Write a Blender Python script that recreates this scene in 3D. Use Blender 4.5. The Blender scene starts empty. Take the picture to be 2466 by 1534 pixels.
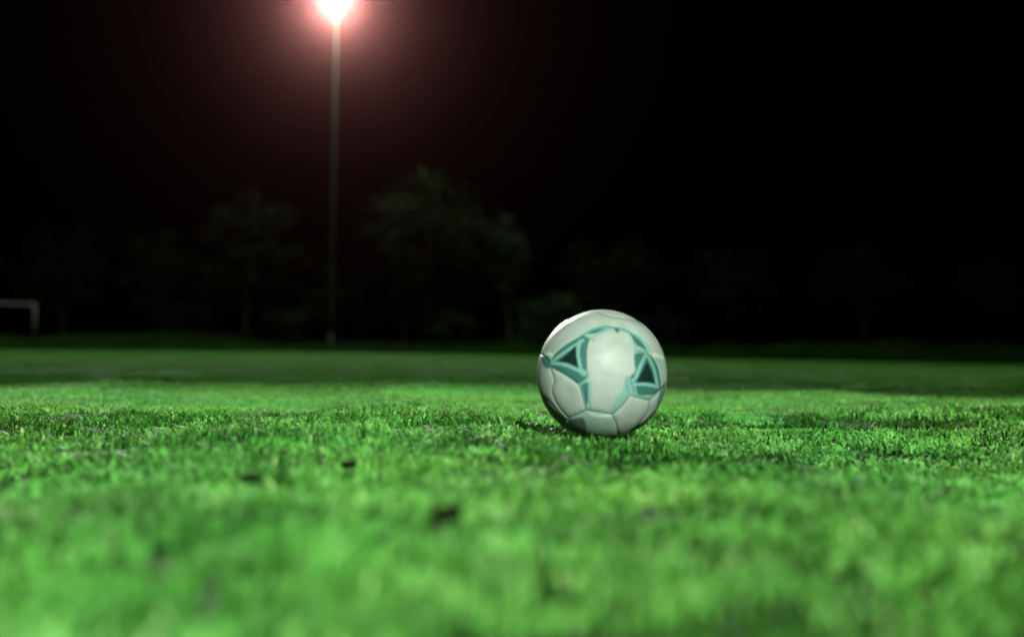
import bpy, bmesh, math, random
import numpy as np
from mathutils import Vector, Matrix, Euler

random.seed(7)
rng = np.random.default_rng(7)
R = math.radians
SC = bpy.context.scene
COL = SC.collection

# ------------------------------------------------------------------ camera
F_PX, PW, PH = 2800.0, 2466.0, 1534.0          # focal length in photograph pixels
CAM_Z = 0.156
PITCH, ROLL = R(1.60), R(-0.75)
cam_d = bpy.data.cameras.new('camera')
cam_d.sensor_width = 36.0
cam_d.lens = F_PX / PW * 36.0
cam_d.clip_start, cam_d.clip_end = 0.02, 2000.0
cam_d.dof.use_dof = True
cam_d.dof.focus_distance = 2.3
cam_d.dof.aperture_fstop = 2.0
cam = bpy.data.objects.new('camera', cam_d)
COL.objects.link(cam)
CAM_M = (Matrix.Translation((0, 0, CAM_Z)) @ Matrix.Rotation(math.pi / 2 + PITCH, 4, 'X')
         @ Matrix.Rotation(-ROLL, 4, 'Z'))
cam.matrix_world = CAM_M
SC.camera = cam


def at(px, py, y):
    """world point seen at a photograph pixel, at distance y along the pitch"""
    d = CAM_M.to_3x3() @ Vector(((px - PW / 2) / F_PX, -(py - PH / 2) / F_PX, -1.0))
    return Vector((0, 0, CAM_Z)) + d * (y / d.y)


# ------------------------------------------------------------------ world, moon, exposure
w = bpy.data.worlds.new('World')
SC.world = w
w.use_nodes = True
nt = w.node_tree
sky = nt.nodes.new('ShaderNodeTexSky')
sky.sky_type = 'NISHITA'
sky.sun_disc = False
sky.sun_elevation = R(-4.0)
sky.sun_rotation = R(180)
bg = nt.nodes['Background']
bg.inputs['Strength'].default_value = 0.004
nt.links.new(sky.outputs[0], bg.inputs['Color'])

moon_d = bpy.data.lights.new('moon', 'SUN')
moon_d.energy = 0.004
moon_d.angle = R(0.5)
moon = bpy.data.objects.new('moon', moon_d)
moon.rotation_euler = (R(55), 0, R(20))
COL.objects.link(moon)

SC.view_settings.view_transform = 'Standard'
SC.view_settings.look = 'None'
SC.view_settings.exposure = 0.0
SC.view_settings.gamma = 1.0
SC.view_settings.use_curve_mapping = False
SC.cycles.use_denoising = True
SC.cycles.volume_bounces = 0
SC.cycles.max_bounces = 6
SC.cycles.diffuse_bounces = 3
SC.cycles.glossy_bounces = 2
SC.cycles.transmission_bounces = 3
SC.cycles.sample_clamp_indirect = 4.0

# light levels (watts) kept together for tuning
NEAR_W = 54000.0        # floodlight behind the camera
FAR_W = 330000.0        # floodlight in view, towards the pitch
SPILL_W = 9500.0         # what leaks from its housing to all sides


# ------------------------------------------------------------------ materials
def mat(name):
    m = bpy.data.materials.new(name)
    m.use_nodes = True
    return m, m.node_tree.nodes, m.node_tree.links


def pbsdf(n):
    return n['Principled BSDF']


def setp(p, **k):
    for a, b in k.items():
        p.inputs[a.replace('_', ' ')].default_value = b


def noise_ramp(n, l, scale, stops, coord='Object', detail=4.0):
    tc = n.new('ShaderNodeTexCoord')
    no = n.new('ShaderNodeTexNoise')
    no.inputs['Scale'].default_value = scale
    no.inputs['Detail'].default_value = detail
    l.new(tc.outputs[coord], no.inputs['Vector'])
    cr = n.new('ShaderNodeValToRGB')
    while len(cr.color_ramp.elements) < len(stops):
        cr.color_ramp.elements.new(0.5)
    for e, (p, c) in zip(cr.color_ramp.elements, stops):
        e.position = p
        e.color = (*c, 1)
    l.new(no.outputs['Fac'], cr.inputs['Fac'])
    return no, cr


def simple(name, stops, scale=8.0, rough=0.6, metal=0.0, bump=0.0, spec=0.5):
    m, n, l = mat(name)
    p = pbsdf(n)
    no, cr = noise_ramp(n, l, scale, stops)
    l.new(cr.outputs[0], p.inputs['Base Color'])
    p.inputs['Roughness'].default_value = rough
    p.inputs['Metallic'].default_value = metal
    p.inputs['Specular IOR Level'].default_value = spec
    if bump:
        b = n.new('ShaderNodeBump')
        b.inputs['Strength'].default_value = bump
        l.new(no.outputs['Fac'], b.inputs['Height'])
        l.new(b.outputs[0], p.inputs['Normal'])
    return m


# grass blades: own tint per blade, large patches of yellower turf by place
def grass_mat(name, dark, mid, pale, straw, lo=0.56, hi=1.2):
    m, n, l = mat(name)
    p = pbsdf(n)
    at_ = n.new('ShaderNodeAttribute')
    at_.attribute_name = 'tint'
    cr = n.new('ShaderNodeValToRGB')
    cr.color_ramp.elements.new(0.5)
    cr.color_ramp.elements.new(0.5)
    for e, (ps, c) in zip(cr.color_ramp.elements, ((0.0, dark), (0.45, mid), (0.9, pale), (1.0, straw))):
        e.position = ps
        e.color = (*c, 1)
    l.new(at_.outputs['Fac'], cr.inputs['Fac'])
    geo = n.new('ShaderNodeNewGeometry')
    no = n.new('ShaderNodeTexNoise')
    no.inputs['Scale'].default_value = 1.3
    no.inputs['Detail'].default_value = 3
    l.new(geo.outputs['Position'], no.inputs['Vector'])
    hs = n.new('ShaderNodeHueSaturation')
    mr = n.new('ShaderNodeMapRange')
    mr.inputs['From Min'].default_value = 0.3
    mr.inputs['From Max'].default_value = 0.7
    mr.inputs['To Min'].default_value = 0.507
    mr.inputs['To Max'].default_value = 0.470
    l.new(no.outputs['Fac'], mr.inputs['Value'])
    l.new(mr.outputs[0], hs.inputs['Hue'])
    mv = n.new('ShaderNodeMapRange')
    mv.inputs['From Min'].default_value = 0.36
    mv.inputs['From Max'].default_value = 0.58
    mv.inputs['To Min'].default_value = lo
    mv.inputs['To Max'].default_value = hi
    no2 = n.new('ShaderNodeTexNoise')
    no2.inputs['Scale'].default_value = 5.0
    no2.inputs['Detail'].default_value = 5
    no2.inputs['Roughness'].default_value = 0.65
    l.new(geo.outputs['Position'], no2.inputs['Vector'])
    l.new(no2.outputs['Fac'], mv.inputs['Value'])
    l.new(mv.outputs[0], hs.inputs['Value'])
    l.new(cr.outputs[0], hs.inputs['Color'])
    l.new(hs.outputs[0], p.inputs['Base Color'])
    setp(p, Roughness=0.6)
    p.inputs['Specular IOR Level'].default_value = 0.04
    tr = n.new('ShaderNodeBsdfTranslucent')
    l.new(hs.outputs[0], tr.inputs['Color'])
    mx = n.new('ShaderNodeMixShader')
    mx.inputs[0].default_value = 0.16
    l.new(p.outputs[0], mx.inputs[1])
    l.new(tr.outputs[0], mx.inputs[2])
    l.new(mx.outputs[0], n['Material Output'].inputs['Surface'])
    return m


M_GRASS = grass_mat('turf_blades', (0.022, 0.105, 0.014), (0.072, 0.298, 0.047), (0.140, 0.38, 0.095), (0.30, 0.46, 0.17))
M_EVEN = grass_mat('even_turf_blades', (0.040, 0.17, 0.025), (0.074, 0.30, 0.048), (0.130, 0.37, 0.088), (0.2, 0.42, 0.12), 0.92, 1.06)
M_ROUGH = grass_mat('rough_blades', (0.03, 0.10, 0.016), (0.06, 0.20, 0.035), (0.09, 0.24, 0.055), (0.16, 0.24, 0.08))


def ground_mat():
    m, n, l = mat('pitch_soil_and_turf')
    p = pbsdf(n)
    no, cr = noise_ramp(n, l, 9.0, ((0.35, (0.007, 0.026, 0.004)), (0.65, (0.022, 0.075, 0.012))), detail=8)
    geo = n.new('ShaderNodeNewGeometry')
    sp = n.new('ShaderNodeSeparateXYZ')
    l.new(geo.outputs['Position'], sp.inputs[0])
    mr = n.new('ShaderNodeMapRange')
    mr.inputs['From Min'].default_value = 69.0
    mr.inputs['From Max'].default_value = 71.5
    l.new(sp.outputs['Y'], mr.inputs['Value'])
    mx = n.new('ShaderNodeMixRGB')
    l.new(mr.outputs[0], mx.inputs['Fac'])
    l.new(cr.outputs[0], mx.inputs['Color1'])
    mx.inputs['Color2'].default_value = (0.035, 0.10, 0.02, 1)
    l.new(mx.outputs[0], p.inputs['Base Color'])
    setp(p, Roughness=0.9)
    p.inputs['Specular IOR Level'].default_value = 0.08
    b = n.new('ShaderNodeBump')
    b.inputs['Strength'].default_value = 0.6
    b.inputs['Distance'].default_value = 0.03
    l.new(no.outputs['Fac'], b.inputs['Height'])
    l.new(b.outputs[0], p.inputs['Normal'])
    return m


M_GROUND = ground_mat()
M_STEEL = simple('galvanised_steel', ((0.3, (0.20, 0.24, 0.20)), (0.7, (0.32, 0.36, 0.31))), 3.0, 0.5, 0.35, 0.05)
M_DARKSTEEL = simple('lamp_housing_grey', ((0.3, (0.08, 0.085, 0.08)), (0.7, (0.13, 0.135, 0.13))), 5.0, 0.5, 0.3, 0.05)
M_POST = simple('white_painted_post', ((0.3, (0.62, 0.66, 0.62)), (0.7, (0.80, 0.82, 0.80))), 4.0, 0.4, 0.0, 0.03)
M_CONC = simple('weathered_concrete', ((0.3, (0.16, 0.17, 0.15)), (0.7, (0.30, 0.31, 0.28))), 6.0, 0.9, 0.0, 0.3)
M_BARK = simple('bark', ((0.3, (0.02, 0.022, 0.013)), (0.7, (0.055, 0.055, 0.035))), 5.0, 0.9, 0.0, 0.6)
M_PALEBARK = simple('pale_bark', ((0.3, (0.12, 0.14, 0.09)), (0.7, (0.22, 0.25, 0.16))), 5.0, 0.85, 0.0, 0.4)
M_SOIL = simple('soil_clod', ((0.3, (0.005, 0.010, 0.003)), (0.7, (0.014, 0.022, 0.008))), 90.0, 1.0, 0.0, 0.8, 0.0)


def leaf_mat(name, a, b):
    m, n, l = mat(name)
    p = pbsdf(n)
    no, cr = noise_ramp(n, l, 0.9, ((0.3, a), (0.7, b)), detail=3)
    l.new(cr.outputs[0], p.inputs['Base Color'])
    setp(p, Roughness=0.6)
    tr = n.new('ShaderNodeBsdfTranslucent')
    l.new(cr.outputs[0], tr.inputs['Color'])
    mx = n.new('ShaderNodeMixShader')
    mx.inputs[0].default_value = 0.3
    l.new(p.outputs[0], mx.inputs[1])
    l.new(tr.outputs[0], mx.inputs[2])
    l.new(mx.outputs[0], n['Material Output'].inputs['Surface'])
    return m


M_LEAF = [leaf_mat('broad_leaves', (0.011, 0.034, 0.008), (0.026, 0.062, 0.015)),
          leaf_mat('grey_green_leaves', (0.04, 0.075, 0.03), (0.085, 0.13, 0.06)),
          leaf_mat('pale_leaves', (0.03, 0.10, 0.02), (0.065, 0.16, 0.04)),
          leaf_mat('dark_leaves', (0.007, 0.020, 0.006), (0.018, 0.038, 0.011))]


def lamp_glass(name, col, strength):
    m, n, l = mat(name)
    e = n.new('ShaderNodeEmission')
    e.inputs['Color'].default_value = (*col, 1)
    e.inputs['Strength'].default_value = strength
    l.new(e.outputs[0], n['Material Output'].inputs['Surface'])
    return m


M_LAMP = lamp_glass('lit_lamp_glass', (1.0, 0.93, 0.91), 40.0)
M_LAMP2 = lamp_glass('lit_lamp_glass_behind', (0.9, 1.0, 0.92), 4.0)


# ------------------------------------------------------------------ object helpers
def link(o, parent=None):
    COL.objects.link(o)
    if parent:
        o.parent = parent
    return o


def obj(name, bm_or_mesh, material, parent=None, smooth=False):
    if isinstance(bm_or_mesh, bmesh.types.BMesh):
        me = bpy.data.meshes.new(name)
        bmesh.ops.recalc_face_normals(bm_or_mesh, faces=bm_or_mesh.faces)
        bm_or_mesh.to_mesh(me)
        bm_or_mesh.free()
    else:
        me = bm_or_mesh
    if material and not me.materials:
        me.materials.append(material)
    if smooth:
        me.polygons.foreach_set('use_smooth', [True] * len(me.polygons))
    return link(bpy.data.objects.new(name, me), parent)


def tag(o, label=None, cat=None, group=None, kind=None):
    for k, v in (('label', label), ('category', cat), ('group', group), ('kind', kind)):
        if v:
            o[k] = v
    return o


def empty(name, loc, rz=0.0):
    o = bpy.data.objects.new(name, None)
    o.location = loc
    o.rotation_euler = (0, 0, rz)
    o.empty_display_size = 0.2
    return link(o)


def tube(bm, pts, radii, seg=12, caps=True):
    rings = []
    for i, p in enumerate(pts):
        p = Vector(p)
        a = Vector(pts[max(i - 1, 0)])
        b = Vector(pts[min(i + 1, len(pts) - 1)])
        t = (b - a).normalized()
        s = t.cross(Vector((0, 1, 0.13))).normalized()
        u = s.cross(t).normalized()
        r = radii[i] if hasattr(radii, '__len__') else radii
        rings.append([bm.verts.new(p + (s * math.cos(k * 2 * math.pi / seg) + u * math.sin(k * 2 * math.pi / seg)) * r)
                      for k in range(seg)])
    for a, b in zip(rings, rings[1:]):
        for k in range(seg):
            bm.faces.new((a[k], a[(k + 1) % seg], b[(k + 1) % seg], b[k]))
    if caps:
        bm.faces.new(rings[0])
        bm.faces.new(rings[-1][::-1])
    return bm


def box(bm, c, s, rot=None, bevel=0.0):
    m = Matrix.Translation(c) @ (rot.to_4x4() if rot is not None else Matrix()) @ Matrix.Diagonal((*s, 1))
    r = bmesh.ops.create_cube(bm, size=1.0, matrix=m)
    if bevel:
        ed = list({e for v in r['verts'] for e in v.link_edges})
        bmesh.ops.bevel(bm, geom=ed, offset=bevel, segments=2, affect='EDGES', profile=0.6)
    return bm


# ------------------------------------------------------------------ terrain
_w = []
_r2 = random.Random(21)
for lam, amp in ((2.6, .0055), (1.9, .0045), (1.3, .0035), (0.95, .003), (0.7, .0024), (0.5, .0016), (0.38, .0012)):
    for _ in range(2):
        th = _r2.uniform(0, math.tau)
        _w.append((math.cos(th) * math.tau / lam, math.sin(th) * math.tau / lam, _r2.uniform(0, math.tau), amp))


def hgt(x, y):
    x = np.asarray(x, float)
    y = np.asarray(y, float)
    z = np.zeros(np.broadcast(x, y).shape)
    for kx, ky, ph, a in _w:
        z = z + a * np.sin(kx * x + ky * y + ph)
    r = np.hypot(x, y)
    z = z * np.clip((14 - r) / 8, 0, 1)
    # a slight fold in the turf behind the ball: falls away at 2.15 m, recovers by 3.2 m
    fold = np.exp(-((y - 2.62 - 0.05 * x) / 0.30) ** 2)
    z = z - 0.013 * fold * np.clip((5 - r) / 2, 0, 1)
    # turf rises a little where the ball lies
    z = z + 0.0085 * np.exp(-((x - 0.15) ** 2 + (y - 1.85) ** 2) / 0.30)
    # rough bank behind the touchline
    t = np.clip((y - 77.0 - 1.2 * np.sin(x * 0.11)) / 14.0, 0, 1)
    t = t * t * (3 - 2 * t)
    z = z + t * (0.85 + 0.22 * np.sin(x * 0.23 + 1) + 0.12 * np.sin(x * 0.9))
    return z


def graded(n, lo, hi, fine):
    u = np.linspace(-1, 1, n)
    s = np.sinh(u * math.asinh(max(-lo, hi) / fine)) * fine
    s = s[(s > lo) & (s < hi)]
    return np.concatenate(([lo], s, [hi]))


gx = graded(260, -220, 220, 1.2)
gy = np.concatenate((np.linspace(-220, -6, 30)[:-1], np.linspace(-6, 8, 230)[:-1], np.linspace(8, 30, 60)[:-1],
                     np.linspace(30, 110, 90)[:-1], np.linspace(110, 230, 12)))
XX, YY = np.meshgrid(gx, gy)
ZZ = hgt(XX, YY)
nx, ny = len(gx), len(gy)
V = np.stack([XX, YY, ZZ], -1).reshape(-1, 3)
idx = np.arange(nx * ny).reshape(ny, nx)
Q = np.stack([idx[:-1, :-1], idx[:-1, 1:], idx[1:, 1:], idx[1:, :-1]], -1).reshape(-1, 4)
me = bpy.data.meshes.new('ground')
me.from_pydata(V.tolist(), [], Q.tolist())
ground = obj('ground', me, M_GROUND, smooth=True)
tag(ground, 'flat grass pitch with rough bank at its far side', kind='structure')


# ------------------------------------------------------------------ grass
BALL_Y = 1.975
BALL_P = at(1449, 902, BALL_Y)
BALL_R = 0.110


def blade_patch(name, size, count, hmin, hmax, wmin, wmax, seed, material, tufts, lean=0.75, spread=0.42, thv=0.28, tmean=0.42, tvar=0.17):
    g = np.random.default_rng(seed)
    ntuft = tufts
    tc = g.uniform(-size / 2, size / 2, (ntuft, 2))
    th = np.clip(g.normal(0.72, thv, ntuft), 0.10, 1.2)
    tt = g.normal(0, 0.18, ntuft)
    which = g.integers(0, ntuft, count)
    pos = tc[which] + g.normal(0, size / math.sqrt(ntuft) * spread, (count, 2))
    H = (hmin + (hmax - hmin) * g.random(count)) * th[which]
    W = wmin + (wmax - wmin) * g.random(count)
    az = math.pi / 2 + g.normal(0, 0.6, count) + math.pi * g.integers(0, 2, count)   # blades lie with the mowing
    ln = np.abs(g.normal(0, lean, count)) * H
    tint = np.clip(g.normal(tmean, tvar, count) + tt[which], 0, 0.9)
    tint = np.where(g.random(count) < 0.018, 0.97, tint)
    verts, faces, tv = [], [], []
    for i in range(count):
        x, y = pos[i]
        h, wd = H[i], W[i] / 2
        ca, sa = math.cos(az[i]), math.sin(az[i])
        fa = az[i] + g.normal(0, 0.9)
        lx, ly = math.cos(fa) * ln[i], math.sin(fa) * ln[i]
        b = len(verts)
        # width axis (-sa, ca)
        for f, k, z in ((0.0, 0.85, -0.006), (0.28, 1.0, h * 0.55), (0.68, 0.72, h * 0.88)):
            cx, cy = x + lx * f, y + ly * f
            verts.append((cx + sa * wd * k, cy - ca * wd * k, z))
            verts.append((cx - sa * wd * k, cy + ca * wd * k, z))
        verts.append((x + lx * 1.15, y + ly * 1.15, h))
        faces += [(b, b + 1, b + 3, b + 2), (b + 2, b + 3, b + 5, b + 4), (b + 4, b + 5, b + 6)]
        tv += [tint[i] * 0.55] * 2 + [tint[i]] * 5
    me = bpy.data.meshes.new(name)
    me.from_pydata(verts, [], faces)
    a = me.attributes.new('tint', 'FLOAT', 'POINT')
    a.data.foreach_set('value', tv)
    me.materials.append(material)
    me.polygons.foreach_set('use_smooth', [True] * len(me.polygons))
    return bpy.data.objects.new(name, me)


def scatter(name, protos, P, rots, scl, pick, label, cat):
    coll = bpy.data.collections.new(name + '_tufts')
    for o in protos:
        coll.objects.link(o)
    me = bpy.data.meshes.new(name)
    me.from_pydata(P.tolist(), [], [])
    a = me.attributes.new('rot', 'FLOAT_VECTOR', 'POINT')
    a.data.foreach_set('vector', np.asarray(rots, np.float32).ravel())
    a = me.attributes.new('scl', 'FLOAT_VECTOR', 'POINT')
    a.data.foreach_set('vector', np.asarray(scl, np.float32).ravel())
    a = me.attributes.new('pick', 'INT', 'POINT')
    a.data.foreach_set('value', np.asarray(pick, np.int32))
    o = obj(name, me, protos[0].data.materials[0])
    ng = bpy.data.node_groups.new(name + '_scatter', 'GeometryNodeTree')
    ng.interface.new_socket('Geometry', in_out='INPUT', socket_type='NodeSocketGeometry')
    ng.interface.new_socket('Geometry', in_out='OUTPUT', socket_type='NodeSocketGeometry')
    N, L = ng.nodes, ng.links
    gi, go = N.new('NodeGroupInput'), N.new('NodeGroupOutput')
    ci = N.new('GeometryNodeCollectionInfo')
    ci.inputs['Collection'].default_value = coll
    ci.inputs['Separate Children'].default_value = True
    ci.inputs['Reset Children'].default_value = True
    ip = N.new('GeometryNodeInstanceOnPoints')
    ip.inputs['Pick Instance'].default_value = True

    def named(nm, ty):
        q = N.new('GeometryNodeInputNamedAttribute')
        q.data_type = ty
        q.inputs['Name'].default_value = nm
        return [s for s in q.outputs if s.enabled][0]
    er = N.new('FunctionNodeEulerToRotation')
    L.new(named('rot', 'FLOAT_VECTOR'), er.inputs[0])
    L.new(er.outputs[0], ip.inputs['Rotation'])
    L.new(named('scl', 'FLOAT_VECTOR'), ip.inputs['Scale'])
    L.new(named('pick', 'INT'), ip.inputs['Instance Index'])
    L.new(gi.outputs[0], ip.inputs['Points'])
    L.new(ci.outputs[0], ip.inputs['Instance'])
    L.new(ip.outputs[0], go.inputs[0])
    md = o.modifiers.new('scatter', 'NODES')
    md.node_group = ng
    tag(o, label, cat, kind='stuff')
    return o


def slope_rot(x, y, rz, d=0.12):
    n = Vector((float(hgt(x - d, y) - hgt(x + d, y)) / (2 * d), float(hgt(x, y - d) - hgt(x, y + d)) / (2 * d), 1)).normalized()
    return (n.to_track_quat('Z', 'Y').to_matrix() @ Matrix.Rotation(rz, 3, 'Z')).to_euler()


# near turf: short mown blades, 0.2 m patches
S = 0.2
protos = [blade_patch('turf_patch_a', S * 1.12, 1000, .009, .018, .0034, .0062, 100 + k, M_GRASS, 50) for k in range(6)]
# thin turf of darker blades, and a close-cut even strip
protos += [blade_patch('turf_patch_b', S * 1.12, 520, .008, .020, .0034, .0062, 120 + k, M_GRASS, 22, thv=0.36, spread=0.34, tmean=0.05, tvar=0.14) for k in range(3)]
protos += [blade_patch('turf_patch_c', S * 1.12, 1100, .009, .014, .0034, .0060, 130 + k, M_EVEN, 200, thv=0.10, tmean=0.62, tvar=0.12) for k in range(3)]
P, RO, SCL, PK = [], [], [], []
yy = 0.12
while yy < 13.0:
    half = 1.1 + 0.52 * yy
    for xx in np.arange(-half, half, S):
        x = xx + rng.uniform(-.03, .03)
        y = yy + rng.uniform(-.03, .03)
        P.append((x, y, float(hgt(x, y)) - 0.001))
        RO.append(tuple(slope_rot(x, y, rng.normal(0, 0.25) + math.pi * rng.integers(0, 2))))
        s = 0.86 + 0.26 * (0.5 + 0.5 * math.sin(x * 2.1 + 1.3 * math.sin(y * 1.7)) * math.sin(y * 2.6 + x))
        SCL.append((1, 1, s * rng.uniform(0.85, 1.15)))
        yb = y - 0.16 * x + 0.10 * math.sin(2.3 * x) + rng.normal(0, .06)
        if (2.10 if x < -0.05 else 2.42) < yb < 2.80 and rng.random() < (0.97 if x < 0.1 else 0.8):
            k = 6 + int(rng.integers(0, 3))
        elif yb > 2.95:
            k = 9 + int(rng.integers(0, 3))
        elif y < 1.75 and (math.sin(3.1 * x + 1.0) * math.sin(4.3 * y + 0.7 * x) > 0.5 or rng.random() < 0.10):
            k = 6 + int(rng.integers(0, 3))
        else:
            k = int(rng.integers(0, 6))
        PK.append(k)
    yy += S
scatter('grass', protos, np.array(P), RO, SCL, PK, 'short mown green grass of the pitch around the ball', 'grass')

# turf farther off: coarser tufts in 1.5 m patches
S = 1.5
protos = [blade_patch('far_turf_patch', S * 1.08, 2600, .010, .018, .008, .018, 200 + k, M_EVEN, 400, thv=0.10, tmean=0.55, tvar=0.12) for k in range(4)]
P, RO, SCL, PK = [], [], [], []
yy = 13.3
while yy < 70.0:
    half = 4 + 0.56 * yy
    for xx in np.arange(-half, half, S):
        x, y = xx + rng.uniform(-.2, .2), yy + rng.uniform(-.2, .2)
        P.append((x, y, float(hgt(x, y)) - 0.001))
        RO.append((0, 0, rng.normal(0, 0.3) + math.pi * rng.integers(0, 2)))
        SCL.append((1, 1, rng.uniform(0.9, 1.1)))
        PK.append(int(rng.integers(0, 4)))
    yy += S
scatter('far_grass', protos, np.array(P), RO, SCL, PK, 'dim mown grass of the far half of the pitch', 'grass')

# rough grass on the bank
S = 1.6
protos = [blade_patch('rough_patch', S * 1.1, 1500, .08, .30, .012, .03, 300 + k, M_ROUGH, 120, 0.4) for k in range(4)]
P, RO, SCL, PK = [], [], [], []
yy = 70.6
while yy < 92.0:
    half = 4 + 0.56 * yy
    for xx in np.arange(-half, half, S):
        x, y = xx + rng.uniform(-.3, .3), yy + rng.uniform(-.3, .3)
        P.append((x, y, float(hgt(x, y)) - 0.01))
        RO.append(tuple(slope_rot(x, y, rng.uniform(0, math.tau), 0.6)))
        SCL.append((1, 1, rng.uniform(0.5, 1.3) * (0.45 if yy < 72 else 1.0)))
        PK.append(int(rng.integers(0, 4)))
    yy += S
scatter('rough_grass', protos, np.array(P), RO, SCL, PK, 'dark unmown grass on the bank behind the pitch', 'grass')

# ------------------------------------------------------------------ ball
# print and seams are laid out on the front of a unit ball: u to the right, v up
UX, UY, UR = 843.0, 826.0, 690.0


def U(pts):
    return np.array([((x - UX) / UR, (UY - y) / UR) for x, y in pts])


def spline(pts, closed=False, k=8):
    p = U(pts)
    n = len(p)
    out = []
    rngs = range(n if closed else n - 1)
    for i in rngs:
        g = (lambda j: p[j % n]) if closed else (lambda j: p[min(max(j, 0), n - 1)])
        a, b, c, d = g(i - 1), g(i), g(i + 1), g(i + 2)
        for t in np.linspace(0, 1, k, endpoint=False):
            out.append(0.5 * ((2 * b) + (c - a) * t + (2 * a - 5 * b + 4 * c - d) * t * t + (3 * b - a - 3 * c + d) * t ** 3))
    if not closed:
        out.append(p[-1])
    return np.array(out)


def dist_line(q, line):
    d = np.full(len(q), 9.0)
    for a, b in zip(line[:-1], line[1:]):
        ab = b - a
        t = np.clip(((q - a) @ ab) / max(ab @ ab, 1e-12), 0, 1)
        d = np.minimum(d, np.hypot(*(q - a - t[:, None] * ab).T))
    return d


def inside(q, poly):
    c = np.zeros(len(q), bool)
    n = len(poly)
    for i in range(n):
        a, b = poly[i], poly[(i + 1) % n]
        if a[1] == b[1]:
            continue
        m = (a[1] > q[:, 1]) != (b[1] > q[:, 1])
        c ^= m & (q[:, 0] < (b[0] - a[0]) * (q[:, 1] - a[1]) / (b[1] - a[1]) + a[0])
    return c


AA = 7 / UR
SEAMS = [
    [(490, 240), (600, 185), (760, 165), (900, 205), (1050, 225), (1200, 250), (1330, 340), (1440, 480)],
    [(620, 425), (480, 508), (360, 608), (300, 690), (225, 640), (165, 610)],
    [(300, 690), (300, 745), (420, 805), (530, 868), (610, 918), (655, 880), (702, 822)],
    [(610, 918), (650, 1040), (690, 1185)],
    [(690, 1185), (820, 1200), (960, 1225)],
    [(690, 1185), (600, 1235), (515, 1285), (510, 1400), (490, 1470)],
    [(960, 1225), (1060, 1130), (1140, 1015)],
    [(960, 1225), (1010, 1350), (1030, 1490)],
    [(1090, 870), (1140, 1015), (1250, 1050), (1350, 1065), (1460, 960), (1530, 930)],
    [(1175, 562), (1240, 572), (1320, 592), (1400, 700), (1465, 900)],
    [(620, 425), (740, 350), (850, 318), (985, 326), (1100, 362), (1230, 440), (1320, 592)],
    [(190, 1050), (285, 1105), (390, 1210), (490, 1305), (515, 1285)],
    [(300, 745), (350, 890), (330, 1010), (400, 1160), (515, 1285)],
    [(620, 425), (690, 448), (745, 465)],
    [(1350, 1065), (1330, 1200), (1240, 1330), (1190, 1410)],
]


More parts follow.
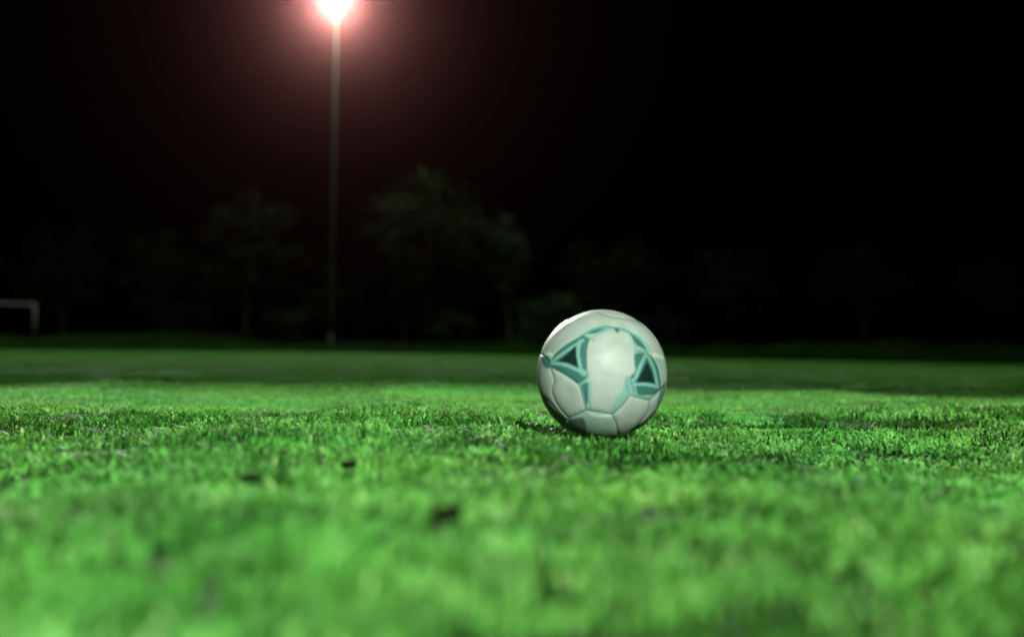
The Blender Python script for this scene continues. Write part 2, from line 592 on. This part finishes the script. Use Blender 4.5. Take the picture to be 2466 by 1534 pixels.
def paint(uv, pal):
    """colour of the printed cover with its painted shade and highlights at each (u, v)"""
    c = np.tile(np.array(pal['white']), (len(uv), 1))

    def mixin(mask, col):
        nonlocal c
        c = c * (1 - mask[:, None]) + np.array(pal[col])[None] * mask[:, None]

    def fill(pts, col, k=1.0, smooth=True):
        poly = spline(pts, True, 6) if smooth else U(pts)
        d = dist_line(uv, np.vstack([poly, poly[:1]]))
        s = np.where(inside(uv, poly), d, -d)
        mixin(np.clip(s / AA * 0.5 + 0.5, 0, 1) * k, col)

    def stroke(pts, wd, col, k=1.0):
        d = dist_line(uv, spline(pts))
        mixin(np.clip((wd / 2 / UR - d) / AA + 0.5, 0, 1) * k, col)

    # pale teal lower panels
    fill([(690, 1190), (960, 1230), (1015, 1370), (860, 1420), (690, 1390), (640, 1270)], 'pale', 0.8)
    fill([(1050, 985), (970, 1080), (945, 1195), (1040, 1120), (1115, 1030), (1090, 990)], 'pale', 1.0)
    fill([(1090, 870), (1050, 960), (985, 1060), (955, 1195), (985, 1200), (1060, 1120), (1130, 1010)], 'light', 0.55)
    # arc over the front panel
    stroke([(625, 418), (740, 350), (850, 325), (985, 332), (1070, 350), (1150, 392), (1240, 440), (1320, 560)], 34, 'light')
    stroke([(640, 425), (740, 432), (815, 392), (900, 350)], 26, 'light')
    fill([(690, 402), (740, 368), (800, 348), (865, 343), (810, 378), (750, 402)], 'mid')
    fill([(960, 345), (1000, 340), (1012, 372), (985, 382)], 'mid')
    stroke([(1150, 420), (1170, 500), (1200, 548), (1310, 562)], 24, 'light')
    fill([(1125, 395), (1185, 425), (1250, 480), (1300, 545), (1235, 530), (1190, 505), (1155, 450)], 'mid')
    # left triangle
    fill([(620, 425), (480, 510), (360, 610), (300, 690), (300, 745), (420, 800), (530, 865), (610, 915), (660, 880),
          (700, 825), (692, 700), (690, 560), (708, 458), (665, 432)], 'mid')
    stroke([(620, 428), (480, 512), (360, 612), (302, 692)], 13, 'light')
    stroke([(312, 705), (470, 590), (640, 470)], 36, 'light')
    stroke([(612, 480), (600, 620), (640, 800)], 36, 'light')
    stroke([(310, 715), (480, 728), (655, 800)], 36, 'light')
    fill([(655, 770), (705, 790), (690, 835), (640, 825)], 'light')
    fill([(568, 528), (580, 620), (608, 752), (500, 706), (395, 690), (480, 622)], 'dark', smooth=False)
    fill([(215, 645), (300, 655), (312, 740), (290, 772), (245, 755), (215, 700)], 'mid')
    stroke([(303, 640), (312, 700), (310, 765)], 20, 'light')
    stroke([(205, 598), (250, 615), (312, 622)], 30, 'shine_and_line')  # white highlight painted into the cover colour
    # right triangle
    fill([(1175, 592), (1300, 588), (1370, 630), (1430, 740), (1462, 880), (1450, 950), (1400, 1005), (1300, 1015),
          (1190, 1010), (1150, 960), (1120, 850), (1180, 770), (1170, 690)], 'mid')
    stroke([(1290, 595), (1230, 720), (1185, 835), (1150, 860)], 36, 'light')
    stroke([(1300, 595), (1375, 740), (1420, 925)], 32, 'light')
    stroke([(1165, 905), (1290, 902), (1420, 930)], 34, 'light')
    stroke([(1100, 830), (1140, 930), (1185, 1010), (1340, 1045)], 30, 'light')
    stroke([(1165, 860), (1180, 940), (1200, 1000)], 22, 'light')
    stroke([(1390, 600), (1460, 740), (1490, 880)], 26, 'light', 0.7)
    fill([(1300, 668), (1350, 770), (1390, 890), (1290, 880), (1193, 884), (1250, 770)], 'dark', smooth=False)
    stroke([(1380, 600), (1470, 630)], 40, 'shine_and_line', 0.8)  # highlight near the rim, painted in
    # arms below the triangles
    fill([(630, 935), (705, 890), (720, 960), (712, 1080), (695, 1120), (660, 1010)], 'mid')
    stroke([(615, 925), (705, 855)], 26, 'light')
    stroke([(628, 935), (664, 1050), (692, 1182)], 24, 'light')
    stroke([(722, 900), (726, 1050), (738, 1185)], 28, 'light')
    fill([(1095, 862), (1055, 950), (1075, 1005), (1130, 1012), (1120, 940)], 'light', 0.9)
    stroke([(690, 1188), (600, 1240), (520, 1292)], 30, 'light')
    stroke([(740, 1222), (840, 1238), (960, 1232)], 22, 'shine_and_line', 0.8)
    # dark print on the left flank; gap and rim shade painted dark
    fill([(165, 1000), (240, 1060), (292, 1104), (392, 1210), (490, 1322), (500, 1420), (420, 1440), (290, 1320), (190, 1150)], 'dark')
    fill([(522, 1305), (600, 1270), (660, 1262), (695, 1340), (680, 1450), (520, 1450)], 'dark', 0.7)  # gap shadow painted into the cover colour
    fill([(1530, 960), (1468, 1070), (1385, 1205), (1275, 1310), (1165, 1372), (1160, 1460), (1330, 1440), (1460, 1300), (1550, 1100)], 'dark')  # shading of the right rim, painted as colour
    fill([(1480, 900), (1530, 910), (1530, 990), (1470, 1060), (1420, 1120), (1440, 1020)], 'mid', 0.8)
    stroke([(285, 1106), (390, 1210), (490, 1303)], 15, 'shine_and_line')  # white outline of the left dark print
    return c


def make_ball(name, loc, rot, pal, n=120, rough=0.48, spec=0.34):
    # cube sphere, local axes: -Y faces the viewer, X right, Z up
    lin = np.tan(np.linspace(-math.pi / 4, math.pi / 4, n + 1))
    A, B = np.meshgrid(lin, lin)
    one = np.ones_like(A)
    key, verts, faces = {}, [], []
    for sides in ((A, -one, B), (-A, one, B), (one, A, B), (-one, -A, B), (A, B, one), (A, -B, -one)):
        p = np.stack(sides, -1).reshape(-1, 3)
        p = p / np.linalg.norm(p, axis=1)[:, None]
        ids = []
        for q in p:
            kk = tuple(np.round(q, 5) + 0.0)
            j = key.get(kk)
            if j is None:
                j = key[kk] = len(verts)
                verts.append(q)
            ids.append(j)
        ids = np.array(ids).reshape(n + 1, n + 1)
        faces.append(np.stack([ids[:-1, :-1], ids[:-1, 1:], ids[1:, 1:], ids[1:, :-1]], -1).reshape(-1, 4))
    vs = np.array(verts)
    fs = np.vstack(faces)
    back = vs[:, 1] > 0
    uv = np.stack([np.where(back, -vs[:, 0], vs[:, 0]), vs[:, 2]], -1)
    d = np.full(len(vs), 9.0)
    for s in SEAMS:
        d = np.minimum(d, dist_line(uv, spline(s)))
    rim = np.abs(vs[:, 1])
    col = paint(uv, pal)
    fade = np.clip((rim - 0.01) / 0.03, 0, 1)[:, None]
    col = col * fade + np.array(pal['white']) * (1 - fade)
    seam_c = np.clip(1 - d / (9 / UR), 0, 1)[:, None] * 0.7
    col = col * (1 - seam_c) + np.array(pal['seam']) * seam_c
    rad = BALL_R * (1 - 0.011 * np.exp(-(d / 0.016) ** 2) - 0.006 * np.exp(-(d / 0.05) ** 2))
    pos = vs * rad[:, None]
    # panels: faces that no seam crosses, joined to their neighbours
    fd = d[fs].min(1)
    is_seam = fd < 0.0055
    edge = {}
    for fi, f in enumerate(fs):
        for a, b in ((f[0], f[1]), (f[1], f[2]), (f[2], f[3]), (f[3], f[0])):
            edge.setdefault((min(a, b), max(a, b)), []).append(fi)
    par = np.arange(len(fs))

    def find(i):
        while par[i] != i:
            par[i] = par[par[i]]
            i = par[i]
        return i
    for e in edge.values():
        if len(e) == 2 and not is_seam[e[0]] and not is_seam[e[1]]:
            a, b = find(e[0]), find(e[1])
            if a != b:
                par[a] = b
    root_id = np.array([find(i) for i in range(len(fs))])
    groups = {}
    for i, r_ in enumerate(root_id):
        groups.setdefault(-1 if is_seam[i] else r_, []).append(i)
    small = [k for k, v in groups.items() if k != -1 and len(v) < 160]
    for k in small:
        groups[-1] = groups.get(-1, []) + groups.pop(k)
    # whole-ball normals so that panels meet without a crease
    nrm = vs.copy()
    m, nd, l = mat(name + '_cover')
    p = pbsdf(nd)
    ca = nd.new('ShaderNodeAttribute')
    ca.attribute_name = 'print'
    no, cr = noise_ramp(nd, l, 55.0, ((0.35, (0.86, 0.88, 0.85)), (0.62, (1, 1, 1))), detail=6)
    mx = nd.new('ShaderNodeMixRGB')
    mx.blend_type = 'MULTIPLY'
    mx.inputs['Fac'].default_value = 0.8
    l.new(ca.outputs['Color'], mx.inputs['Color1'])
    l.new(cr.outputs[0], mx.inputs['Color2'])
    # grass stains and scuffs
    no3, cr3 = noise_ramp(nd, l, 17.0, ((0.50, (0, 0, 0)), (0.72, (0.5, 0.5, 0.5))), detail=9)
    mx3 = nd.new('ShaderNodeMixRGB')
    mx3.blend_type = 'MULTIPLY'
    mx3.inputs['Color2'].default_value = (0.45, 0.62, 0.38, 1)
    l.new(cr3.outputs[0], mx3.inputs['Fac'])
    l.new(mx.outputs[0], mx3.inputs['Color1'])
    l.new(mx3.outputs[0], p.inputs['Base Color'])
    setp(p, Roughness=rough)
    p.inputs['Specular IOR Level'].default_value = spec
    b = nd.new('ShaderNodeBump')
    b.inputs['Strength'].default_value = 0.12
    b.inputs['Distance'].default_value = 0.002
    l.new(no.outputs['Fac'], b.inputs['Height'])
    l.new(b.outputs[0], p.inputs['Normal'])
    root = empty(name, loc)
    root.rotation_euler = rot
    for k, fl in sorted(groups.items(), key=lambda t: -len(t[1])):
        f = fs[fl]
        used, inv = np.unique(f, return_inverse=True)
        me = bpy.data.meshes.new('seam' if k == -1 else 'panel')
        me.from_pydata(pos[used].tolist(), [], inv.reshape(f.shape).tolist())
        at_ = me.attributes.new('print', 'FLOAT_COLOR', 'POINT')
        at_.data.foreach_set('color', np.hstack([col[used], np.ones((len(used), 1))]).astype(np.float32).ravel())
        obj('seam' if k == -1 else 'panel', me, m, root, smooth=True)
    return root


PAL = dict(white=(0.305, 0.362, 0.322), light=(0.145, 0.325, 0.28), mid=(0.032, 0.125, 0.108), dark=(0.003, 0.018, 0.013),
           pale=(0.24, 0.36, 0.30), shine_and_line=(0.48, 0.56, 0.50), seam=(0.02, 0.11, 0.085))
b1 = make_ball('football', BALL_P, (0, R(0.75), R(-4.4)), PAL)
tag(b1, 'white football with teal and black triangles standing on the short grass', 'ball')

# ------------------------------------------------------------------ floodlight mast in view
MAST_Y = 75.0
mb = at(797, 828, MAST_Y)
mt = at(820, 18, MAST_Y)
MAST_H = mt.z
mz = float(hgt(mb.x, MAST_Y))


def lamp_head(root, loc, aim, glass_mat, sz=(0.44, 0.30, 0.36)):
    """rectangular floodlight housing with a lit front glass, looking along aim"""
    q = Vector(aim).normalized().to_track_quat('-Y', 'Z').to_matrix()
    bm = bmesh.new()
    box(bm, (0, 0.02, 0), sz, bevel=0.03)
    for k in range(5):                                   # cooling fins at the back
        box(bm, (-0.16 + 0.08 * k, sz[1] / 2 + 0.05, 0), (0.02, 0.08, sz[2] * 0.8))
    bmesh.ops.transform(bm, matrix=Matrix.Translation(loc) @ q.to_4x4(), verts=bm.verts)
    h = obj('lamp_housing', bm, M_DARKSTEEL, root)
    bm = bmesh.new()
    box(bm, (0, -sz[1] / 2 - 0.005, 0), (sz[0] * 0.9, 0.03, sz[2] * 0.88), bevel=0.008)
    bmesh.ops.transform(bm, matrix=Matrix.Translation(loc) @ q.to_4x4(), verts=bm.verts)
    obj('lamp_glass', bm, glass_mat, h)
    bm = bmesh.new()
    bm.free()
    for s in (-1, 1):
        bm = bmesh.new()
        box(bm, (s * (sz[0] / 2 + 0.02), 0.02, -0.1), (0.025, 0.06, sz[2] * 0.8))
        bmesh.ops.transform(bm, matrix=Matrix.Translation(loc) @ q.to_4x4(), verts=bm.verts)
        obj('bracket', bm, M_STEEL, h)
    return h


def mast(name, base, height, r0, r1, heads, aim, glass, label):
    root = empty(name, base)
    bm = bmesh.new()
    n = 14
    pts = [(0, 0, height * i / n) for i in range(n + 1)]
    tube(bm, pts, [r0 + (r1 - r0) * i / n for i in range(n + 1)], 16)
    pole = obj('pole', bm, M_STEEL, root, smooth=True)
    bm = bmesh.new()
    tube(bm, [(0, 0, 0), (0, 0, 0.25), (0, 0, 0.9), (0, 0, 1.05)], [r0 * 2.0, r0 * 1.8, r0 * 1.3, r0 * 1.03], 16)
    obj('base_sleeve', bm, M_STEEL, root, smooth=True)
    bm = bmesh.new()
    box(bm, (0, 0, 0.06), (r0 * 5, r0 * 5, 0.24), bevel=0.03)
    obj('footing', bm, M_CONC, root)
    bm = bmesh.new()
    box(bm, (0, -r0 * 0.82, 1.6), (0.14, 0.03, 0.5), bevel=0.008)
    obj('hatch', bm, M_DARKSTEEL, root)
    for z, xs in heads:
        bm = bmesh.new()
        wdt = max(xs) - min(xs) + 0.5
        box(bm, (0, 0, z), (wdt, 0.09, 0.09), bevel=0.01)
        obj('crossarm', bm, M_STEEL, root)
        for x in xs:
            lamp_head(root, (x, -0.30, z + 0.08), aim, glass)
    tag(root, label, 'floodlight', 'floodlight masts of the pitch')
    return root


far_aim = (Vector((0, 0, 0)) - Vector((mb.x, MAST_Y, MAST_H)))
far_mast = mast('floodlight_mast', (mb.x, MAST_Y, mz), MAST_H - mz + 0.05, 0.085, 0.05,
                [(MAST_H - mz + 0.20, (-0.27, 0.27)), (MAST_H - mz - 0.26, (-0.27, 0.27))], far_aim, M_LAMP,
                'tall slender steel floodlight mast with its lamps lit at the far touchline')


def lamp(name, kind, loc, energy, color, aim=None, size=None, blend=1.0, radius=0.1, parent=None):
    ld = bpy.data.lights.new(name, kind)
    ld.energy = energy
    ld.color = color
    ld.shadow_soft_size = radius
    if kind == 'SPOT':
        ld.spot_size = size
        ld.spot_blend = blend
    o = bpy.data.objects.new(name, ld)
    o.location = loc
    if aim is not None:
        o.rotation_euler = Vector(aim).to_track_quat('-Z', 'Y').to_euler()
    COL.objects.link(o)
    return o


LP = Vector((mb.x, MAST_Y, MAST_H))
lamp('floodlight_beam', 'SPOT', LP + Vector((0.05, -1.0, 0)), FAR_W, (0.93, 1.0, 0.84), far_aim, R(36), 1.0, 0.35)
lamp('floodlight_spill', 'POINT', LP + Vector((0, -0.8, 1.0)), SPILL_W, (0.78, 1.0, 0.72), radius=0.3)

# ------------------------------------------------------------------ floodlight mast behind the camera (lights the near turf and the ball)
AZ, EL, DH = R(7.5), R(25.0), 23.0
NP = Vector((BALL_P.x + DH * math.sin(AZ), BALL_P.y - DH * math.cos(AZ), BALL_P.z + DH * math.tan(EL)))
near_aim = Vector((0.0, 0.6, 0.0)) - NP
near_mast = mast('floodlight_mast', (NP.x, NP.y - 0.55, 0), NP.z + 0.3, 0.12, 0.07, [(NP.z + 0.35, (-1.1, 1.1))], near_aim, M_LAMP2,
                 'shorter floodlight mast with an added plate that cuts its beam, standing behind the photographer')
# hood: a slanted plate added only to end the beam on the turf a few metres behind the ball
CUT_Y = 4.35
zr = lambda dy: -NP.z * dy / (CUT_Y - NP.y)
bm = bmesh.new()
y0, z0, y1, z1 = -0.3, 0.34, 0.85, zr(0.85)
hw = 0.95
vs_ = [bm.verts.new((sx, yy_, zz_ + dz)) for dz in (0, 0.012) for (yy_, zz_) in ((y0, z0), (y1, z1)) for sx in (-hw, hw)]
for f in ((0, 1, 3, 2), (4, 6, 7, 5), (0, 2, 6, 4), (1, 5, 7, 3), (0, 4, 5, 1), (2, 3, 7, 6)):
    bm.faces.new([vs_[i] for i in f])
bmesh.ops.transform(bm, matrix=Matrix.Translation(NP - near_mast.location), verts=bm.verts)
obj('beam_cutter', bm, M_DARKSTEEL, near_mast)
for s in (-1, 1):
    bm = bmesh.new()
    box(bm, (s * hw * 0.9, -0.28, 0.2), (0.05, 0.5, 0.4))
    bmesh.ops.transform(bm, matrix=Matrix.Translation(NP - near_mast.location), verts=bm.verts)
    obj('beam_cutter_arm', bm, M_STEEL, near_mast)
lamp('near_floodlight_beam', 'SPOT', NP, NEAR_W, (0.93, 1.0, 0.90), near_aim, R(60), 0.35, 0.006)

# ------------------------------------------------------------------ goal
gp = at(82, 826, 68.0)
GZ = at(83, 733, 68.0).z
groot = empty('goal', (gp.x, 68.0, 0), R(180 + 37))
# local x runs along the crossbar from the post in view, y to the back of the goal
for x in (0.0, 7.32):
    bm = bmesh.new()
    tube(bm, [(x, 0, -0.05), (x, 0, GZ - 0.034)], 0.034, 14)
    obj('post', bm, M_POST, groot, smooth=True)
bm = bmesh.new()
tube(bm, [(-0.06, 0, GZ), (3.6, 0, GZ), (7.38, 0, GZ)], 0.034, 14)
obj('crossbar', bm, M_POST, groot, smooth=True)
for x in (0.0, 7.32):
    bm = bmesh.new()
    tube(bm, [(x, 0.05, GZ - 0.08), (x, -0.55, GZ - 0.16), (x, -0.72, GZ - 0.4)], 0.018, 8)
    obj('net_bracket', bm, M_STEEL, groot, smooth=True)
tag(groot, 'white metal goal frame cut off by the left edge of the photo', 'goal')


# ------------------------------------------------------------------ trees, bushes
def crown_mesh(name, w_, h_, z0, nclump, nleaf, seed, leaf, material, shape=1.0):
    g = np.random.default_rng(seed)
    vs, fs = [], []
    for c in range(nclump):
        while True:
            p = g.uniform(-1, 1, 3)
            r = np.linalg.norm(p)
            if 0.35 < r < 1.0:
                break
        p = p * (0.55 + 0.45 * r) / max(r, .1) * r
        cx, cy, cz = p[0] * w_ / 2 * (1 - 0.25 * shape * max(p[2], 0)), p[1] * w_ / 2, z0 + h_ / 2 + p[2] * h_ / 2
        rad = g.uniform(0.10, 0.20) * w_
        m = g.normal(0, 0.5, (nleaf, 3)) * rad * np.array([1, 1, 0.62])
        for q in m:
            ctr = np.array([cx, cy, cz]) + q
            if ctr[2] < 0.1:
                continue
            a = g.normal(0, 1, 3)
            a /= np.linalg.norm(a)
            b = np.cross(a, g.normal(0, 1, 3))
            b /= np.linalg.norm(b)
            s = leaf * g.uniform(0.6, 1.4)
            i = len(vs)
            vs += [tuple(ctr - a * s), tuple(ctr + b * s * 0.45), tuple(ctr + a * s), tuple(ctr - b * s * 0.45)]
            fs.append((i, i + 1, i + 2, i + 3))
    me = bpy.data.meshes.new(name)
    me.from_pydata(vs, [], fs)
    me.materials.append(material)
    return me


def tree(loc, hgt_, w_, z0, seed, label, group, kind=0, bark=None, nclump=46, nleaf=95, leaf=0.2, lean=0.0, stems=1):
    g = random.Random(seed)
    root = empty('tree' if stems == 1 else 'bush', loc, g.uniform(0, 6.28) if lean == 0 else 0)
    for s in range(stems):
        bm = bmesh.new()
        top = z0 + (hgt_ - z0) * 0.6
        r0 = max(0.05, hgt_ * 0.021) / (stems ** 0.5)
        ax, ay = (0, 0) if stems == 1 else (g.uniform(-.3, .3), g.uniform(-.3, .3))
        pts, rad = [], []
        for i in range(8):
            t = i / 7
            pts.append((ax * (1 + 2 * t) + lean * t * t * hgt_ + g.uniform(-.05, .05) * i * 0.4, ay * (1 + 2 * t) + g.uniform(-.05, .05) * i * 0.4, -0.15 + (top + 0.15) * t))
            rad.append(r0 * (1.5 if i == 0 else 1 - 0.72 * t))
        tube(bm, pts, rad, 9)
        for k in range(7 if stems == 1 else 3):
            i = g.randint(3, 6)
            p = Vector(pts[i])
            a = g.uniform(0, 6.28)
            ln_ = w_ * g.uniform(0.22, 0.4)
            e = p + Vector((math.cos(a) * ln_, math.sin(a) * ln_, ln_ * g.uniform(0.35, 0.9)))
            mid = (p + e) / 2 + Vector((0, 0, -0.06 * ln_))
            tube(bm, [p, mid, e], [rad[i] * 0.55, rad[i] * 0.36, rad[i] * 0.12], 7)
        obj('trunk', bm, bark or M_BARK, root, smooth=True)
    me = crown_mesh('crown', w_, hgt_ - z0, z0, nclump, nleaf, seed, leaf, M_LEAF[kind])
    if lean:
        me.transform(Matrix.Translation((lean * hgt_ * 0.5, 0, 0)))
    obj('crown', me, None, root)
    tag(root, label, 'tree' if stems == 1 else 'bush', group)
    return root


def on_bank(px, y):
    p = at(px, 820, y)
    return (p.x, y, float(hgt(p.x, y)) - 0.03)


GT = 'trees behind the pitch'
tree(on_bank(1030, 92), 13.2, 9.5, 3.2, 1, 'tallest broad tree, behind and right of the floodlight mast', GT, 0, nclump=60)
tree(on_bank(800, 86), 6.4, 6.4, 2.1, 2, 'low spreading tree directly behind the foot of the floodlight mast', GT, 2, nclump=34)
tree(on_bank(590, 97), 12.5, 8.5, 3.0, 3, 'dark tree left of the floodlight mast', GT, 3)
tree(on_bank(1180, 99), 11.5, 7.5, 3.0, 4, 'greyish tree directly right of the tallest tree, its crown touching it', GT, 1)
tree(on_bank(390, 104), 9.5, 9.0, 2.2, 5, 'dark rounded tree midway between the goal and the mast', GT, 3)
tree(on_bank(150, 108), 10.5, 9.0, 2.4, 6, 'dark tree right behind the goal post', GT, 3)
tree(on_bank(1480, 102), 9.2, 9.0, 2.2, 7, 'dark tree directly behind the white football', GT, 3)
tree(on_bank(1760, 106), 9.0, 9.0, 2.2, 8, 'nearest dark tree to the right of the white football', GT, 3)
tree(on_bank(2080, 108), 10.0, 9.5, 2.2, 9, 'second dark tree to the right of the white football', GT, 3)
tree(on_bank(2400, 110), 9.5, 9.5, 2.2, 10, 'dark tree at the right edge of the photo', GT, 3)
tree(on_bank(1228, 85), 4.9, 1.6, 3.3, 11, 'thin pale leaning sapling left of the white football', GT, 1, M_PALEBARK, 8, 50, 0.12, lean=-0.1)
tree(on_bank(972, 84), 4.6, 2.4, 2.4, 12, 'thin straight sapling right of the floodlight mast', GT, 1, M_PALEBARK, 10, 60, 0.13)
GB = 'bushes along the bank'
tree(on_bank(700, 83), 3.1, 3.6, 0.6, 21, 'small rounded bush just left of the floodlight mast', GB, 2, nclump=20, nleaf=80, leaf=0.13, stems=3)
tree(on_bank(1080, 84), 2.7, 4.2, 0.2, 22, 'low bush right of the mast below the tallest tree', GB, 2, nclump=20, nleaf=80, leaf=0.13, stems=3)
tree(on_bank(1320, 85), 3.9, 5.0, 0.2, 23, 'wide bush at the left shoulder of the white football', GB, 2, nclump=26, nleaf=90, leaf=0.14, stems=4)
tree(on_bank(1600, 88), 3.0, 5.0, 0.2, 24, 'dark bush just right of the white football', GB, 3, nclump=24, nleaf=80, leaf=0.14, stems=4)
tree(on_bank(450, 90), 2.4, 4.4, 0.2, 25, 'low dark bush between the goal and the mast', GB, 3, nclump=20, nleaf=80, leaf=0.13, stems=3)

# low concrete blocks at the foot of the mast
for px0, px1, y, hh, lab in ((812, 985, 74.2, 0.55, 'long low pale block beside the foot of the mast, on its right'),
                             (655, 735, 74.6, 0.34, 'short low pale block beside the foot of the mast, on its left')):
    a, b = at(px0, 825, y), at(px1, 825, y)
    cx, ln_ = (a.x + b.x) / 2, b.x - a.x
    zz = float(hgt(cx, y))
    root = empty('concrete_block', (cx, y, zz))
    bm = bmesh.new()
    box(bm, (0, 0, hh - 0.11), (ln_, 0.5, 0.22), bevel=0.02)
    obj('slab', bm, M_CONC, root)
    for s in (-1, 1):
        bm = bmesh.new()
        box(bm, (s * ln_ * 0.36, 0, (hh - 0.24) / 2 - 0.03), (0.5, 0.36, hh - 0.2), bevel=0.015)
        obj('foot', bm, M_CONC, root)
    tag(root, lab, 'block')


# ------------------------------------------------------------------ bits of soil lying on the turf
def clod(px, py, sx, sy, sz, label, seed):
    d = at(px, py, 1.0) - Vector((0, 0, CAM_Z))
    t = (CAM_Z - 0.022) / -d.z
    x, y = d.x * t, d.y * t
    g = random.Random(seed)
    bm = bmesh.new()
    bmesh.ops.create_icosphere(bm, subdivisions=3, radius=1.0)
    ph = [g.uniform(0, 6) for _ in range(6)]
    for v in bm.verts:
        k = 1 + 0.22 * math.sin(3 * v.co.x + ph[0]) * math.cos(4 * v.co.y + ph[1]) + 0.16 * math.sin(7 * v.co.z + 5 * v.co.x + ph[2]) + g.uniform(-.05, .05)
        v.co = Vector((v.co.x * sx, v.co.y * sy, v.co.z * sz)) * k
    o = obj('soil_clod', bm, M_SOIL, smooth=False)
    o.location = (x, y, float(hgt(x, y)) + 0.022)
    o.rotation_euler = (0, 0, g.uniform(-.4, .4))
    tag(o, label, 'clod', 'bits of soil on the turf')


clod(842, 1134, .010, .008, .005, 'small dark bit of soil lying in the grass below the mast', 1)
clod(1075, 1297, .011, .010, .0065, 'dark blurred bit of soil in the foreground grass left of the football', 2)
clod(605, 1178, .010, .007, .005, 'dark bit of soil in the grass at left, nearest below the mast foot', 3)

# ------------------------------------------------------------------ haze: thin air added to imitate pink lens glow round the lit lamps
bm = bmesh.new()
box(bm, (0, 5, 13.0), (460, 470, 28.0))
m, n, l = mat('lens_glow_haze')
n.remove(n['Principled BSDF'])
pv = n.new('ShaderNodeVolumePrincipled')
pv.inputs['Color'].default_value = (1.0, 0.35, 0.37, 1)
pv.inputs['Density'].default_value = 0.000033
pv.inputs['Anisotropy'].default_value = 0.974
l.new(pv.outputs[0], n['Material Output'].inputs['Volume'])
hz = obj('haze', bm, m)
tag(hz, 'added haze glowing pink round the lit lamps', 'haze', kind='stuff')
